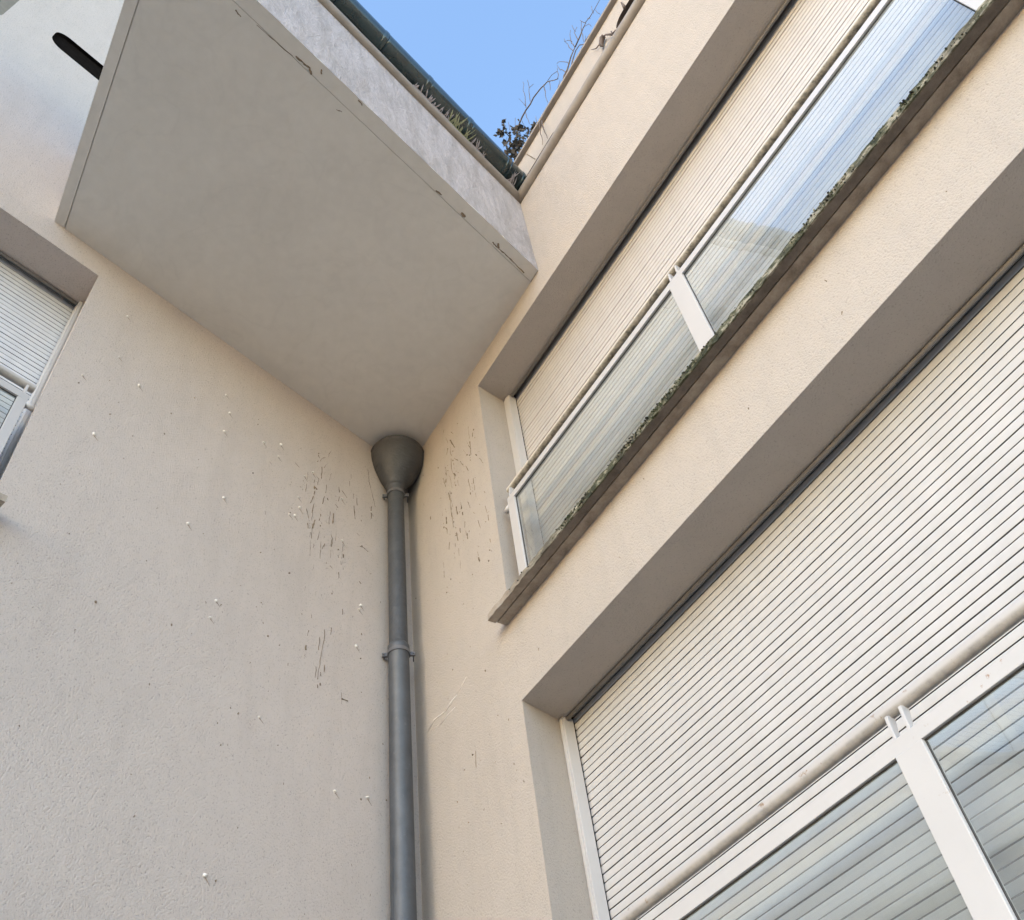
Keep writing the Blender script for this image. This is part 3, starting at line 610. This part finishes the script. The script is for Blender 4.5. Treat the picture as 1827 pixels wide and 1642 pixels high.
bmt = link('lump_tail', bt, plain('lump_tail_brown', (.30, .25, .21), .9), me_)  # dark tail slanting down from each lump

# ------------------------------------------------------------------ plants
def plant(name, label, cat, branches, leaves, mats, seed, base, group=None):
    e = empty(name, base, label, cat, group); rnd = random.Random(seed)
    bm = bmesh.new()
    for r_, pts in branches:
        P_ = [Vector(p) for p in pts]; Q = [P_[0]]; R_s = [r_]
        n = 0; tot = sum((b-a).length for a, b in zip(P_[:-1], P_[1:])); run = 0
        for a, b in zip(P_[:-1], P_[1:]):
            kseg = max(1, int((b-a).length/.06))
            for q in range(1, kseg+1):
                f = q/kseg; j = Vector((rnd.uniform(-1, 1), rnd.uniform(-1, 1), rnd.uniform(-1, 1)))*.006
                Q.append(a.lerp(b, f)+j); run += (b-a).length/kseg; R_s.append(max(.0022, 1.35*r_*(1-.65*run/tot)))
        tube(bm, Q, R_s, 6)
    link('stem', bm, mats[0], e, True)
    if leaves:
        bm = bmesh.new()
        for c, rad, n in leaves:
            for _ in range(int(n*1.8)):
                d = Vector((rnd.gauss(0, 1), rnd.gauss(0, .7), rnd.gauss(0, 1.4)))*rad*.42
                p = Vector(c)+d; ax = Vector((rnd.gauss(0, .6), rnd.gauss(0, .6), rnd.gauss(-.6, .6))).normalized(); sd_ = ax.orthogonal().normalized()
                sd_ = Matrix.Rotation(rnd.uniform(0, 6.3), 3, ax) @ sd_; l = rnd.uniform(.03, .07); w = l*rnd.uniform(.25, .45)
                nn_ = ax.cross(sd_)*w*.3
                bm.faces.new([bm.verts.new(p), bm.verts.new(p+ax*l*.4+sd_*w+nn_), bm.verts.new(p+ax*l), bm.verts.new(p+ax*l*.4-sd_*w+nn_)])
        link('leaves', bm, mats[1], e, recalc=False)
    return e
CL = BRANCHES
plant('dry_shrub', 'leafy dark dry shrub in the corner behind the parapet with one long arching bare stem', 'shrub', [CL[i_] for i_ in range(0, 10)] + [CL[i_] for i_ in (31, 32)], LEAF_CLUMPS, (M['twig'], M['leaf']), 5, (1.95, .1, 9.2))
plant('bare_shrub', 'tall bare leafless shrub rising over the right parapet against the sky', 'shrub', [c for i_, c in enumerate(CL) if not (i_ < 10 or i_ in (31, 32))], [], (M['twig'], M['leaf']), 6, (2.85, .1, 9.2))
plant('hanging_twig', 'thin bare twigs hanging over the parapet coping above the short slot', 'twig', FRONT_TWIGS[:2], [], (M['twig'], M['leaf']), 7, (2.3, -.05, 9.25), 'twigs hanging on the right parapet')
plant('hanging_twig', 'thick curled brown twig on the parapet by the end of the long slot', 'twig', FRONT_TWIGS[3:6] + FRONT_TWIGS[9:], [], (M['twig'], M['leaf']), 8, (3.4, -.05, 8.9), 'twigs hanging on the right parapet')
plant('hanging_twig', 'small twig stub on the parapet above the long slot at the top edge', 'twig', FRONT_TWIGS[6:7], [], (M['twig'], M['leaf']), 9, (3.55, -.05, 9.0), 'twigs hanging on the right parapet')

def weed(t, h, n, pale, seed, label):
    rnd = random.Random(seed); e = empty('weed', tuple(FB(t, .0, 8.70)), label, 'weed', 'weeds growing along the balcony parapet')
    bm = bmesh.new(); tube(bm, [FB(t-.045, .040, 8.684), FB(t+.045, .040, 8.684)], .007, 6)      # root mat the blades grow from
    for _ in range(n):
        p0 = FB(t+rnd.uniform(-.04, .04), rnd.uniform(.036, .044), 8.684); d = AD*rnd.uniform(-.5, .5) + AN*rnd.uniform(.75, 1.0)
        hh = h*rnd.uniform(.5, 1.1); w = AD*rnd.uniform(.003, .007)
        pts = [p0 + d*hh*f**.8 + Vector((0, 0, hh*.75*f**1.3)) for f in (0, .35, .7, 1)]
        ws = [.8, 1.2, .8, .05]
        a = [bm.verts.new(p-w*s_) for p, s_ in zip(pts, ws)]; b = [bm.verts.new(p+w*s_) for p, s_ in zip(pts, ws)]
        for i_ in range(3): bm.faces.new([a[i_], a[i_+1], b[i_+1], b[i_]])
    link('blades', bm, M['weed'] if pale else M['weedp'], e, recalc=False)
WD = [(1.17, .06, 3, 0, 'highest tuft of dead grey weed against the green coping'), (1.08, .07, 4, 0, 'second dead grey weed tuft from the top along the green coping'), (.98, .055, 3, 0, 'sparse grey weed spikes just above the yellow green weeds'),
      (.89, .07, 5, 0, 'bushy greyish weed tuft touching the yellow green weeds'), (.81, .125, 5, 1, 'tallest yellow green weed in front of the green coping'), (.745, .07, 6, 1, 'low yellow green weed in the middle of the row'),
      (.66, .09, 5, 1, 'pointed yellow green weed at the lower end of the green ones'), (.57, .08, 3, 0, 'thin dead weed stalks below the yellow green weeds'), (.50, .045, 3, 0, 'small dead grey weed near a coping joint')]
for i_, (t, h, n, pale, lab) in enumerate(WD): weed(t, h, n, pale, 100+i_, lab)
weed(.15, .11, 6, 0, 130, 'dead grey weed clump in the corner by the end of the green coping')
